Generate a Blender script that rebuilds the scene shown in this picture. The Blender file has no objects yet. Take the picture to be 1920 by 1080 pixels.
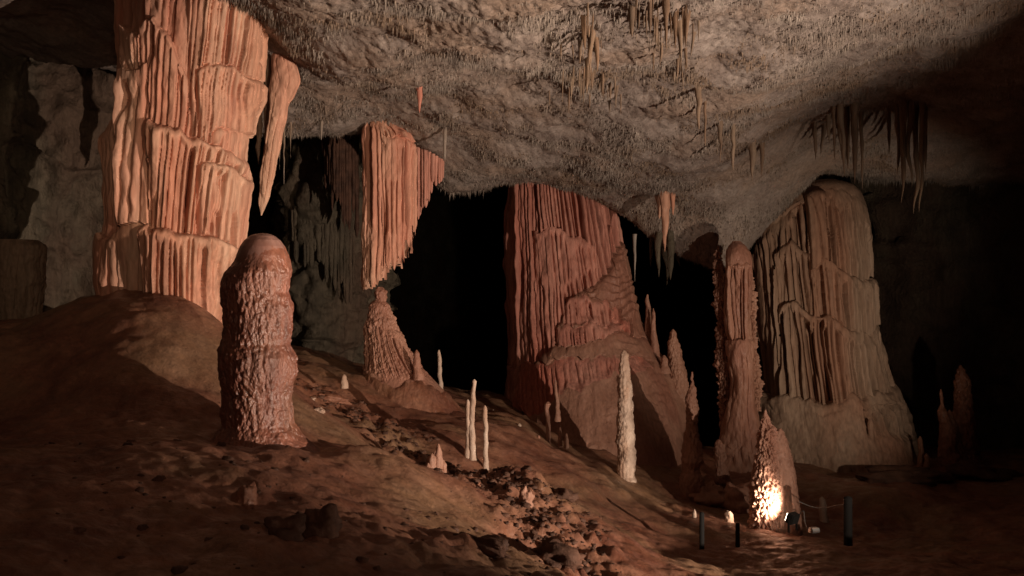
import bpy, math, numpy as np
from mathutils import Vector
F, ZC = 1800.0, 1.6          # focal length in photo pixels, eye height
C = bpy.context.scene.collection
S = bpy.context.scene
rng = np.random.default_rng(7)

def at(px, py, Y):
    return Vector(((px-960)/F*Y, Y, ZC+(540-py)/F*Y))

# ------------------------------------------------------------------ camera, world, lights
cam_d = bpy.data.cameras.new('camera'); cam = bpy.data.objects.new('camera', cam_d); C.objects.link(cam)
cam.location = (0, 0, ZC); cam.rotation_euler = (math.radians(90), 0, 0)
cam_d.sensor_width = 36; cam_d.lens = F/1920*36; cam_d.clip_start = .05; cam_d.clip_end = 200
S.camera = cam
w = bpy.data.worlds.new('World'); S.world = w; w.use_nodes = True      # underground: no sky light reaches the chamber
w.node_tree.nodes['Background'].inputs[0].default_value = (0.0, 0.0, 0.0, 1)
w.node_tree.nodes['Background'].inputs[1].default_value = 0.0
S.view_settings.view_transform = 'Standard'; S.view_settings.look = 'None'
S.view_settings.exposure = 0; S.view_settings.gamma = 1

def spot(name, loc, target, power, col, size=60, blend=.6, radius=.06):
    d = bpy.data.lights.new(name, 'SPOT'); d.energy = power; d.color = col
    d.spot_size = math.radians(size); d.spot_blend = blend; d.shadow_soft_size = radius
    o = bpy.data.objects.new(name, d); C.objects.link(o); o.location = loc
    o.rotation_euler = (Vector(target)-Vector(loc)).to_track_quat('-Z', 'Y').to_euler()
    return o
spot('cave_lamp_right', (7.0, 4.2, -.3), (-3.6, 13.4, 2.9), 5000, (1.0, .79, .63), 79, 1, .03)
spot('cave_lamp_left', (2.9, 1.8, 1.75), (-1.34, 10.5, 2.75), 1180, (1.0, .73, .51), 30.5, .28, .04)
spot('cave_lamp_pillar', (6.3, 10.2, -.3), (4.7, 18, 1.9), 780, (1.0, .78, .59), 66, 1, .05)
spot('cave_fill_far_left', (.6, -1.4, 2.6), (-7.0, 12.6, 2.5), 520, (1.0, .74, .50), 25, 1, .08)  # added fill, opens the right lamp's shadows on the left wall and stub
spot('cave_fill_front', (1.0, -1.6, 2.2), (-3.6, 9, 2.1), 190, (1.0, .60, .42), 58, 1, .15)  # added weak fill from near the camera, keeps foreground and mound from black

# ------------------------------------------------------------------ noise
def _h(ix, iy, iz, seed=0):
    n = (ix.astype(np.int64)*73856093) ^ (iy.astype(np.int64)*19349663) ^ (iz.astype(np.int64)*83492791) ^ (seed*2654435761)
    n = n & 0xffffffff
    n = ((n ^ (n >> 16))*0x45d9f3b) & 0xffffffff
    n = ((n ^ (n >> 16))*0x45d9f3b) & 0xffffffff
    return ((n ^ (n >> 16)) & 0xffffff)/float(0xffffff)
def vn(x, y, z, seed=0):
    x, y, z = np.broadcast_arrays(np.asarray(x, float), np.asarray(y, float), np.asarray(z, float))
    fx, fy, fz = np.floor(x), np.floor(y), np.floor(z)
    tx, ty, tz = x-fx, y-fy, z-fz
    ix, iy, iz = fx.astype(int), fy.astype(int), fz.astype(int)
    sm = lambda t: t*t*t*(t*(6*t-15)+10)
    tx, ty, tz = sm(tx), sm(ty), sm(tz)
    r = 0
    for a in (0, 1):
        for b in (0, 1):
            for c in (0, 1):
                r = r + _h(ix+a, iy+b, iz+c, seed)*(tx if a else 1-tx)*(ty if b else 1-ty)*(tz if c else 1-tz)
    return r*2-1
def fbm(x, y, z, o=4, seed=0, g=.5):
    r, a, f = 0, 1, 1
    for i in range(o):
        r = r+a*vn(x*f, y*f, z*f, seed+i); a *= g; f *= 2.03
    return r
def ridge(x, y, z, o=4, seed=0):
    r, a, f = 0, 1, 1
    for i in range(o):
        r = r+a*(1-2*np.abs(vn(x*f, y*f, z*f, seed+i))); a *= .5; f *= 2.03
    return r
def cell(x, y, z, seed=0):
    x, y, z = np.broadcast_arrays(np.asarray(x, float), np.asarray(y, float), np.asarray(z, float))
    ix, iy, iz = np.floor(x).astype(int), np.floor(y).astype(int), np.floor(z).astype(int)
    best = np.full(x.shape, 9.)
    for a in (-1, 0, 1):
        for b in (-1, 0, 1):
            for c in (-1, 0, 1):
                jx, jy, jz = ix+a, iy+b, iz+c
                dx = jx+_h(jx, jy, jz, seed)-x; dy = jy+_h(jx, jy, jz, seed+11)-y; dz = jz+_h(jx, jy, jz, seed+23)-z
                best = np.minimum(best, dx*dx+dy*dy+dz*dz)
    return np.sqrt(best)
def ss(x, a, b):
    t = np.clip((x-a)/(b-a), 0, 1); return t*t*(3-2*t)

# ------------------------------------------------------------------ materials
def mat(name, c1, c2, c3=None, scale=3, zst=.35, bump=.5, bscale=30, rough=(.55, .85), wet=0.0, streak=.5, bdist=.02):
    m = bpy.data.materials.new(name); m.use_nodes = True; t = m.node_tree; N = t.nodes; L = t.links
    b = N['Principled BSDF']
    g = N.new('ShaderNodeNewGeometry')
    mp = N.new('ShaderNodeMapping'); mp.inputs['Scale'].default_value = (1, 1, zst); L.new(g.outputs['Position'], mp.inputs[0])
    n1 = N.new('ShaderNodeTexNoise'); n1.inputs['Scale'].default_value = scale; n1.inputs['Detail'].default_value = 7
    n1.inputs['Roughness'].default_value = .62; L.new(mp.outputs[0], n1.inputs['Vector'])
    r1 = N.new('ShaderNodeValToRGB'); L.new(n1.outputs['Fac'], r1.inputs[0])
    e = r1.color_ramp.elements; e[0].position = .36; e[1].position = .66
    e[0].color = (*c1, 1); e[1].color = (*c2, 1)
    col = r1.outputs[0]
    if c3 is not None:
        n2 = N.new('ShaderNodeTexNoise'); n2.inputs['Scale'].default_value = scale*.45; n2.inputs['Detail'].default_value = 5
        mp2 = N.new('ShaderNodeMapping'); mp2.inputs['Location'].default_value = (7, 3, 1); mp2.inputs['Scale'].default_value = (1, 1, max(.12, zst*.6))
        L.new(g.outputs['Position'], mp2.inputs[0]); L.new(mp2.outputs[0], n2.inputs['Vector'])
        rr = N.new('ShaderNodeMapRange'); rr.inputs[1].default_value = .47; rr.inputs[2].default_value = .62; L.new(n2.outputs['Fac'], rr.inputs[0])
        mx = N.new('ShaderNodeMixRGB'); L.new(rr.outputs[0], mx.inputs[0]); L.new(col, mx.inputs[1]); mx.inputs[2].default_value = (*c3, 1); col = mx.outputs[0]
    # narrow vertical staining from dripping water
    mp3 = N.new('ShaderNodeMapping'); mp3.inputs['Scale'].default_value = (1, 1, .06); L.new(g.outputs['Position'], mp3.inputs[0])
    n3 = N.new('ShaderNodeTexNoise'); n3.inputs['Scale'].default_value = 22; n3.inputs['Detail'].default_value = 4; L.new(mp3.outputs[0], n3.inputs['Vector'])
    r3 = N.new('ShaderNodeMapRange'); r3.inputs[1].default_value = .3; r3.inputs[2].default_value = .7
    r3.inputs[3].default_value = 1-streak; r3.inputs[4].default_value = 1+streak*.35; L.new(n3.outputs['Fac'], r3.inputs[0])
    mm = N.new('ShaderNodeVectorMath'); mm.operation = 'SCALE'; L.new(col, mm.inputs[0]); L.new(r3.outputs[0], mm.inputs['Scale'])
    L.new(mm.outputs[0], b.inputs['Base Color'])
    # relief
    n4 = N.new('ShaderNodeTexNoise'); n4.inputs['Scale'].default_value = bscale; n4.inputs['Detail'].default_value = 8; n4.inputs['Roughness'].default_value = .68
    mp4 = N.new('ShaderNodeMapping'); mp4.inputs['Scale'].default_value = (1, 1, max(zst, .3)); L.new(g.outputs['Position'], mp4.inputs[0]); L.new(mp4.outputs[0], n4.inputs['Vector'])
    bm = N.new('ShaderNodeBump'); bm.inputs['Strength'].default_value = bump; bm.inputs['Distance'].default_value = bdist
    L.new(n4.outputs['Fac'], bm.inputs['Height']); L.new(bm.outputs[0], b.inputs['Normal'])
    # damp patches
    n5 = N.new('ShaderNodeTexNoise'); n5.inputs['Scale'].default_value = 6; n5.inputs['Detail'].default_value = 6; L.new(g.outputs['Position'], n5.inputs['Vector'])
    r5 = N.new('ShaderNodeMapRange'); r5.inputs[1].default_value = .4; r5.inputs[2].default_value = .6
    r5.inputs[3].default_value = rough[0]; r5.inputs[4].default_value = rough[1]; L.new(n5.outputs['Fac'], r5.inputs[0]); L.new(r5.outputs[0], b.inputs['Roughness'])
    b.inputs['Specular IOR Level'].default_value = .25+wet
    if wet > 0:
        b.inputs['Coat Weight'].default_value = wet; b.inputs['Coat Roughness'].default_value = .22
        L.new(bm.outputs[0], b.inputs['Coat Normal'])
    return m
def plain(name, c, rough=.5, metal=0, emit=None):
    m = bpy.data.materials.new(name); m.use_nodes = True; b = m.node_tree.nodes['Principled BSDF']
    N = m.node_tree.nodes; L = m.node_tree.links
    n = N.new('ShaderNodeTexNoise'); n.inputs['Scale'].default_value = 40; n.inputs['Detail'].default_value = 5
    r = N.new('ShaderNodeValToRGB'); r.color_ramp.elements[0].color = (*[k*.7 for k in c], 1); r.color_ramp.elements[1].color = (*c, 1)
    L.new(n.outputs[0], r.inputs[0]); L.new(r.outputs[0], b.inputs['Base Color'])
    b.inputs['Roughness'].default_value = rough; b.inputs['Metallic'].default_value = metal
    if emit: b.inputs['Emission Color'].default_value = (*emit[:3], 1); b.inputs['Emission Strength'].default_value = emit[3]
    return m
M = {
 'floor': mat('damp_clay', (.17, .062, .036), (.35, .165, .10), (.27, .15, .085), scale=1.7, zst=1, bump=.8, bscale=30, rough=(.35, .8), streak=.25, wet=.15),
 'ceil': mat('ceiling_rock', (.24, .19, .165), (.35, .295, .262), (.30, .225, .18), scale=2.2, zst=.6, bump=.9, bscale=26, streak=.3),
 'straw': mat('straw_calcite', (.20, .16, .135), (.37, .315, .27), (.25, .18, .13), scale=2.6, zst=.5, bump=.3, bscale=50, streak=.2),
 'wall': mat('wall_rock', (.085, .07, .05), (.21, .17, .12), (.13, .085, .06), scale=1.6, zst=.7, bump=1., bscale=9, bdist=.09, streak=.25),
 'orange': mat('orange_flowstone', (.54, .26, .17), (.70, .46, .33), (.54, .205, .14), scale=1.8, zst=.2, bump=.4, bscale=34, streak=.32),
 'pink': mat('pink_flowstone', (.42, .17, .125), (.58, .285, .215), (.48, .16, .11), scale=2, zst=.2, bump=.4, bscale=34, streak=.35),
 'apron': mat('apron_flowstone', (.33, .165, .11), (.46, .25, .175), (.31, .14, .095), scale=2.6, zst=.5, bump=.9, bscale=30, rough=(.4, .8), streak=.2, wet=.15),
 'tan': mat('tan_flowstone', (.33, .22, .155), (.45, .32, .235), (.38, .21, .14), scale=1.6, zst=.25, bump=.4, bscale=30, streak=.3),
 'wet': mat('wet_red_stalagmite', (.24, .085, .055), (.38, .155, .10), (.29, .14, .085), scale=3, zst=.6, bump=.55, bscale=45, rough=(.3, .65), wet=.45, streak=.4),
 'cap': mat('pale_cap', (.27, .125, .095), (.36, .20, .165), None, scale=4, zst=.3, bump=.25, bscale=30, rough=(.35, .6), wet=.3, streak=.2),
 'white': mat('pale_calcite', (.42, .30, .23), (.66, .51, .41), (.48, .31, .22), scale=9, zst=.5, bump=.5, bscale=60, streak=.15),
 'brown': mat('brown_drip', (.17, .11, .075), (.30, .22, .155), (.22, .135, .085), scale=3, zst=.2, bump=.4, bscale=40, streak=.35),
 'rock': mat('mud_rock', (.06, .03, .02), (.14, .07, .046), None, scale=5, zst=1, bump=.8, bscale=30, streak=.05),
 'black': plain('black_metal', (.008, .007, .006), .9),
 'rope': plain('cable_sheath', (.16, .15, .14), .5),
 'paint': plain('white_plastic', (.7, .7, .68), .4),
}

# ------------------------------------------------------------------ mesh helpers
def mesh_np(name, v, q, m, parent=None, nrm=None):
    me = bpy.data.meshes.new(name)
    v = np.ascontiguousarray(v, dtype=np.float32); q = np.ascontiguousarray(q, dtype=np.int32)
    k = q.shape[1]
    me.vertices.add(len(v)); me.vertices.foreach_set('co', v.ravel())
    me.loops.add(q.size); me.loops.foreach_set('vertex_index', q.ravel())
    me.polygons.add(len(q)); me.polygons.foreach_set('loop_start', np.arange(0, q.size, k, dtype=np.int32))
    me.polygons.foreach_set('loop_total', np.full(len(q), k, dtype=np.int32))
    me.polygons.foreach_set('use_smooth', np.ones(len(q), dtype=bool))
    me.update(calc_edges=True)
    if nrm is not None: me.normals_split_custom_set_from_vertices(nrm.astype(np.float32))
    me.materials.append(m)
    o = bpy.data.objects.new(name, me); C.objects.link(o)
    if parent: o.parent = parent
    return o
def tag(o, label=None, cat=None, group=None, kind=None):
    if label: o['label'] = label
    if cat: o['category'] = cat
    if group: o['group'] = group
    if kind: o['kind'] = kind
    return o
def empty(name, loc, label, cat, group=None):
    o = bpy.data.objects.new(name, None); C.objects.link(o); o.location = loc; o.empty_display_size = .1
    return tag(o, label, cat, group)
def grid_quads(nr, nc, wrap=False):
    i = np.arange(nr-1)[:, None]; j = np.arange(nc if wrap else nc-1)[None, :]
    j2 = (j+1) % nc
    return np.stack([i*nc+j+0*i, (i+1)*nc+j, (i+1)*nc+j2, i*nc+j2], -1).reshape(-1, 4)
def grid_normals(P, wrap=False):
    du = np.gradient(P, axis=1); dv = np.gradient(P, axis=0)
    if wrap:
        du[:, 0] = P[:, 1]-P[:, -1]; du[:, -1] = P[:, 0]-P[:, -2]
    n = np.cross(dv, du); l = np.linalg.norm(n, axis=-1, keepdims=True); l[l == 0] = 1
    return n/l
def tps(pts):
    P = np.array(pts, float); n = len(P)
    U = lambda r2: np.where(r2 > 1e-9, r2*np.log(np.maximum(r2, 1e-9)), 0)
    K = U(((P[:, None, :2]-P[None, :, :2])**2).sum(-1))+np.eye(n)*.15
    A = np.zeros((n+3, n+3)); A[:n, :n] = K; A[:n, n] = 1; A[:n, n+1:] = P[:, :2]; A[n, :n] = 1; A[n+1:, :n] = P[:, :2].T
    b = np.zeros(n+3); b[:n] = P[:, 2]; wt = np.linalg.solve(A, b)
    def f(x, y):
        x = np.asarray(x, float); y = np.asarray(y, float)
        r = wt[n]+wt[n+1]*x+wt[n+2]*y
        for i in range(n): r = r+wt[i]*U((x-P[i, 0])**2+(y-P[i, 1])**2)
        return r
    return f
pp = lambda L: [tuple(at(*p)) for p in L]

# ------------------------------------------------------------------ floor
floor_pts = pp([(0,650,12),(100,600,11.4),(180,560,10.7),(300,566,10.2),(400,588,10.3),(340,560,11),(250,690,8.8),(60,760,8.5),(100,830,7),(300,850,6.6),(380,745,8.6),
 (480,850,8),(545,850,8),(400,1000,5.2),(0,1080,4),(150,980,5),(640,1080,4.6),(580,760,10),(600,712,13),(700,850,8),(640,950,6.2),(460,690,11),
 (700,712,14),(790,760,13.6),(860,765,15),(880,850,11.6),(910,872,11.5),(820,905,9.5),(1000,900,9.6),(960,1000,7.2),(900,1080,5.6),
 (960,745,17.2),(920,742,16.6),(1050,850,14.2),(1000,810,14.2),(1175,893,13.9),(1285,945,14),(1250,985,12),(1150,1000,10),(1100,1065,7.6),(1300,1080,8.2),
 (1500,1000,12.6),(1440,992,12.5),(1500,1070,10),(1600,925,14.6),(1660,880,16.6),(1780,868,17),(1900,885,16),(1900,1080,8.6),(1800,985,12.8),(1370,880,15.4),(1700,930,14.4)])
floor_pts += [(0,0,0),(-1.5,2,.25),(2,2,-.15),(-4,2,.6),(4.5,3,-.3),(-7,4,1.0),(8,4,-.5),(-8,9,1.3),(9,12,-1.2),(-8,14,1.3),(-6,17,.8),(-3.6,18.6,.1),(0,21,-1.6),(5,22,-2.4),(9,20,-1.8),
 (0,28,-3.2),(-8,28,-2.5),(10,28,-3.2),(0,60,-4),(-20,40,-3),(20,40,-3.5),(-14,0,1.5),(14,0,-.5),(0,-3,.1)]
_ff = tps(floor_pts)
bandA = np.array([at(590,715,12.6)[:2], at(700,745,12)[:2], at(770,820,10.6)[:2], at(850,875,10.2)[:2], at(950,900,9.4)[:2], at(1020,960,8.4)[:2], at(1060,1030,7.4)[:2]])
def seg_dist(x, y, L):
    best = np.full(np.shape(x), 1e9)
    for (x0, y0), (x1, y1) in zip(L[:-1], L[1:]):
        dx, dy = x1-x0, y1-y0; t = np.clip(((x-x0)*dx+(y-y0)*dy)/(dx*dx+dy*dy), 0, 1)
        best = np.minimum(best, np.hypot(x-x0-t*dx, y-y0-t*dy))
    return best
def floor_z(x, y):
    z = _ff(x, y)
    z = z+.10*fbm(x*.55, y*.55, 0, 4, 3)+.022*fbm(x*2.4, y*2.4, 0, 3, 9)
    # draped flow folds running down slope
    z = z+.03*np.abs(vn(x*1.1+y*.5, y*2.6-x*.9, 0, 31))*ss(y, 5, 8)
    mb = 1-ss(seg_dist(x, y, bandA)+.25*vn(x*1.7, y*1.7, 0, 5), .2, .75)
    near = (1-ss(y, 5.2, 7.5))*ss(vn(x*.7, y*.7, 0, 77), -.2, .5)
    rough = np.clip(mb+.55*near, 0, 1)
    z = z+.010*(.5-cell(x*9, y*9, 0, 15))*(.4+.6*ss(vn(x*.8, y*.8, 0, 16), -.2, .4))+.012*fbm(x*9, y*9, 0, 3, 17)
    z = z+rough*(.075*(.55-cell(x*3.4, y*3.4, 0, 3))+.075*(.5-cell(x*8, y*8, 0, 5))+.05*fbm(x*7, y*7, 0, 3, 6))
    return z
def fan(nr, nc, y0, y1, um=1.25, apex=1.5):
    n1, n3 = nr//9, nr//14
    Yv = np.r_[np.linspace(y0, 4, n1)[:-1], np.geomspace(4, 19.4, nr-n1-n3+1), np.linspace(19.4, y1, n3+1)[1:]]+apex
    nr = len(Yv)
    s = np.linspace(-1, 1, nc); u = .62*s+(um-.62)*s**5
    Yg = np.repeat(Yv[:, None], nc, 1); Xg = Yg*u[None, :]
    return Xg, Yg-apex
X, Yg = fan(620, 620, -.6, 60)
Z = floor_z(X, Yg); P = np.stack([X, Yg, Z], -1)
q = grid_quads(*X.shape)
o = mesh_np('cave_floor', P.reshape(-1, 3), q[:, ::-1], M['floor']); tag(o, kind='structure', label='reddish brown clay and flowstone floor sloping down to the right')

# ------------------------------------------------------------------ ceiling
ceil_pts = pp([(480,30,10.8),(505,100,12),(540,245,14.5),(610,240,15.6),(680,235,15.8),(760,275,16),(830,365,16.4),(900,350,16.8),(960,330,17.2),(1050,330,17.6),
 (1140,360,17.3),(1240,368,16.6),(1340,385,16.2),(1430,382,17.2),(850,345,17.6),(1050,325,18.3),(1250,350,18.3),(1500,335,17.8),(1600,325,18.2),
 (1700,330,18),(1800,330,17),(600,0,8.3),(800,0,8),(1000,0,7.8),(1200,0,7.8),(1400,0,8),(1650,0,8.6),(1850,0,9),(600,110,11),(800,120,11),(1000,120,10.8),(1200,130,10.8),(1400,150,11),(1600,150,12),
 (750,210,13.5),(950,240,13.5),(1150,260,13.5),(1330,290,13.5),(1500,240,14.5),(1700,230,15),(1850,200,13),(200,80,12.4),(100,45,12),(20,15,11.5),(300,20,11.5)])
ceil_pts += [(0,0,4.6),(-6,0,5),(6,0,5),(-8,6,5),(8,5,4.6),(10,10,4.8),(-9,12,5),(0,-4,5),(-14,5,5),(14,5,5),(-6,16,5),(-3,5,4.7),(3,5,4.4),(0,4,4.5),(0,19,3.8),(3,19,3.6),(6,20,3.9),(-2,18,4.4)]
_cf = tps(ceil_pts)
lip = np.array([(-12,13.6),(-7,13.6),(-5.2,13.4),(-4.4,14.3),(-3.3,15.6),(-1.7,16.3),(-1.1,16.6),(0,17.8),(1.7,18.2),(2.6,18.4),(3.6,18.4),(4.2,18.4),(5.2,18.8),(7,19.4),(14,19.6)])
def ceil_z(x, y, fine=True):
    yy = np.minimum(y, 20.)
    base = np.minimum(_cf(np.clip(x, -13, 13), yy), 6.5)
    ly = np.interp(x, lip[:, 0], lip[:, 1])+.12*vn(x*2.2, 0, 0, 4)
    rec = ss(y-ly, 0, .9)
    lob = np.exp(-np.abs((x-3.3)/1.28)**2.6-np.abs((y-17.35)/.75)**2.4)*(.95+.12*vn(x*2, y*2, 0, 8)+.22*ss(x, 2.2, 4))
    base = base-lob
    z = base+.10*fbm(x*.7, y*.7, 0, 3, 41)*(1-rec)
    if fine:
        z = z+(.045*fbm(x*2.3, y*1.9, 0, 4, 47)-.02*(.5-cell(x*4.2, y*3.2, 0, 50)) - .03*(.5-cell(x*10, y*8, 0, 52))-.04*(.5-cell(x*22, y*17, 0, 54)))*(1-.6*rec)
    return z*(1-rec)+rec*(7.6+.5*vn(x*.5, y*.5, 0, 5))
X, Yg = fan(540, 640, -.6, 60)
Z = ceil_z(X, Yg); P = np.stack([X, Yg, Z], -1)
ceiling = mesh_np('cave_ceiling', P.reshape(-1, 3), grid_quads(*X.shape), M['ceil']); tag(ceiling, kind='structure', label='rough grey brown cave ceiling covered with tiny stalactites')

def ceil_Y(px, py, Yd):
    Ys_ = np.linspace(6.5, 18.5, 500); pz = 540-(ceil_z((px-960)/F*Ys_, Ys_)-ZC)*F/Ys_
    k_ = np.argmin(np.abs(pz-py)); return float(Ys_[k_]) if abs(pz[k_]-py) < 12 else Yd
# tiny stalactites of the ceiling: uncountable
def spikes(name, n, x, y, zt, ln, r, m, parent=None):
    k = 4; a = np.arange(k)*2*np.pi/k+rng.random((n, 1))*6
    top = np.stack([x[:, None]+r[:, None]*np.cos(a), y[:, None]+r[:, None]*np.sin(a), np.repeat(zt[:, None], k, 1)], -1)
    tip = np.stack([x+rng.normal(0, .25, n)*r, y+rng.normal(0, .25, n)*r, zt-ln], -1)[:, None]
    V = np.concatenate([top, tip], 1); b = np.arange(n)[:, None]*(k+1)
    fs = [np.concatenate([b+i, b+(i+1) % k, b+k], 1) for i in range(k)]
    return mesh_np(name, V.reshape(-1, 3), np.concatenate(fs), m, parent)
n = 230000
Ys = 6.5+(19.5-6.5)*rng.random(n)**.75; u = -.36+.92*rng.random(n); x = u*Ys
ly = np.interp(x, lip[:, 0], lip[:, 1]); ok = Ys < ly+.12; x, Ys = x[ok], Ys[ok]; n = len(x)
cl = fbm(x*2.1, Ys*2.1, 0, 3, 61)
keep = rng.random(n) < .85*ss(cl+.3*vn(x*.9, Ys*.9, 0, 66), -.7, .5)+.12; x, Ys, cl = x[keep], Ys[keep], cl[keep]; n = len(x)
ln = (.012+.055*rng.random(n)**3)*(1+.8*np.clip(cl, -.5, 1)); edge = ss(Ys-(np.interp(x, lip[:, 0], lip[:, 1])-.5), 0, .5)
ln = ln*(1+1.3*edge*rng.random(n)); r = (.004+.009*rng.random(n))*(1+ln*3)
o = spikes('soda_straws', n, x, Ys, ceil_z(x, Ys)+.02, ln+.02, r, M['straw']); tag(o, 'countless tiny straw stalactites bristling over the whole ceiling', 'stalactites', kind='stuff')

# ------------------------------------------------------------------ cave wall
def wall(name, path, z0, z1, nu, nv, m, label, seed=0, amp=1.):
    path = np.array(path, float); d = np.r_[0, np.cumsum(np.hypot(*np.diff(path, axis=0).T))]
    s = np.linspace(0, d[-1], nu); x = np.interp(s, d, path[:, 0]); y = np.interp(s, d, path[:, 1])
    ker = np.hanning(max(5, nu//18)); ker /= ker.sum()
    pad = len(ker)//2; sm = lambda a: np.convolve(np.pad(a, pad, mode='edge'), ker, 'valid')[:nu]
    x, y = sm(x), sm(y); tx, ty = np.gradient(x), np.gradient(y); l = np.hypot(tx, ty); nx, ny = -ty/l, tx/l
    z = np.linspace(z1, z0, nv); Zg = np.repeat(z[:, None], nu, 1); Xg = np.repeat(x[None], nv, 0); Yg = np.repeat(y[None], nv, 0)
    wx = .35*vn(Xg*1.3, Yg*1.3, Zg*1.1, seed+20); wz = .35*vn(Xg*1.1, Yg*1.2, Zg*1.3, seed+21)
    D = amp*(.30*fbm(Xg*.6, Yg*.6, Zg*.5, 3, seed)+.11*ridge(Xg*1.3, Yg*1.3, Zg*.6, 4, seed+7)-.30*cell(Xg*1.5+wx, Yg*1.5+wx, Zg*.8+wz, seed+9)-.22*cell(Xg*3.6+wx, Yg*3.6, Zg*2+wz, seed+10)
      -.16*(1-ss(np.abs(vn(Xg*1.4+wz*2, Yg*1.4, Zg*.7+wx, seed+30)), 0, .09))-.12*cell(Xg*6.5+2*wz, Yg*6.5, Zg*3.5+wx, seed+12)+.07*fbm(Xg*6, Yg*6, Zg*4, 4, seed+3))
    P = np.stack([Xg+nx*D, Yg+ny*D, Zg], -1)
    o = mesh_np(name, P.reshape(-1, 3), grid_quads(nv, nu), m); return tag(o, label, kind='structure')
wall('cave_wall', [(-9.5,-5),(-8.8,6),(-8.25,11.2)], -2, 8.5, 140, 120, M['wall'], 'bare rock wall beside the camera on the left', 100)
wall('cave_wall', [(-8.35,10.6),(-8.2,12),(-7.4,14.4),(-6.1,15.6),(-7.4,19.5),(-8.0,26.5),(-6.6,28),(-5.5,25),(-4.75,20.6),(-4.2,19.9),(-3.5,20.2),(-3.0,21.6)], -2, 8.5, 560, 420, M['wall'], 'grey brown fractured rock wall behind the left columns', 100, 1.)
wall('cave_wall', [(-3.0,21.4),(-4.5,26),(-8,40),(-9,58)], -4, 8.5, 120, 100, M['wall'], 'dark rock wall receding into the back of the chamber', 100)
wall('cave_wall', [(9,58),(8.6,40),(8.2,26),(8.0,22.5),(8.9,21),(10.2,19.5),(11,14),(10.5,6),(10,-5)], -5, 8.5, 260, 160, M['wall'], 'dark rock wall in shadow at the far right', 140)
wall('cave_wall', [(-20,56),(0,59),(20,56)], -6, 9, 80, 40, M['wall'], 'unlit rock wall at the far end of the chamber', 170)

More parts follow.
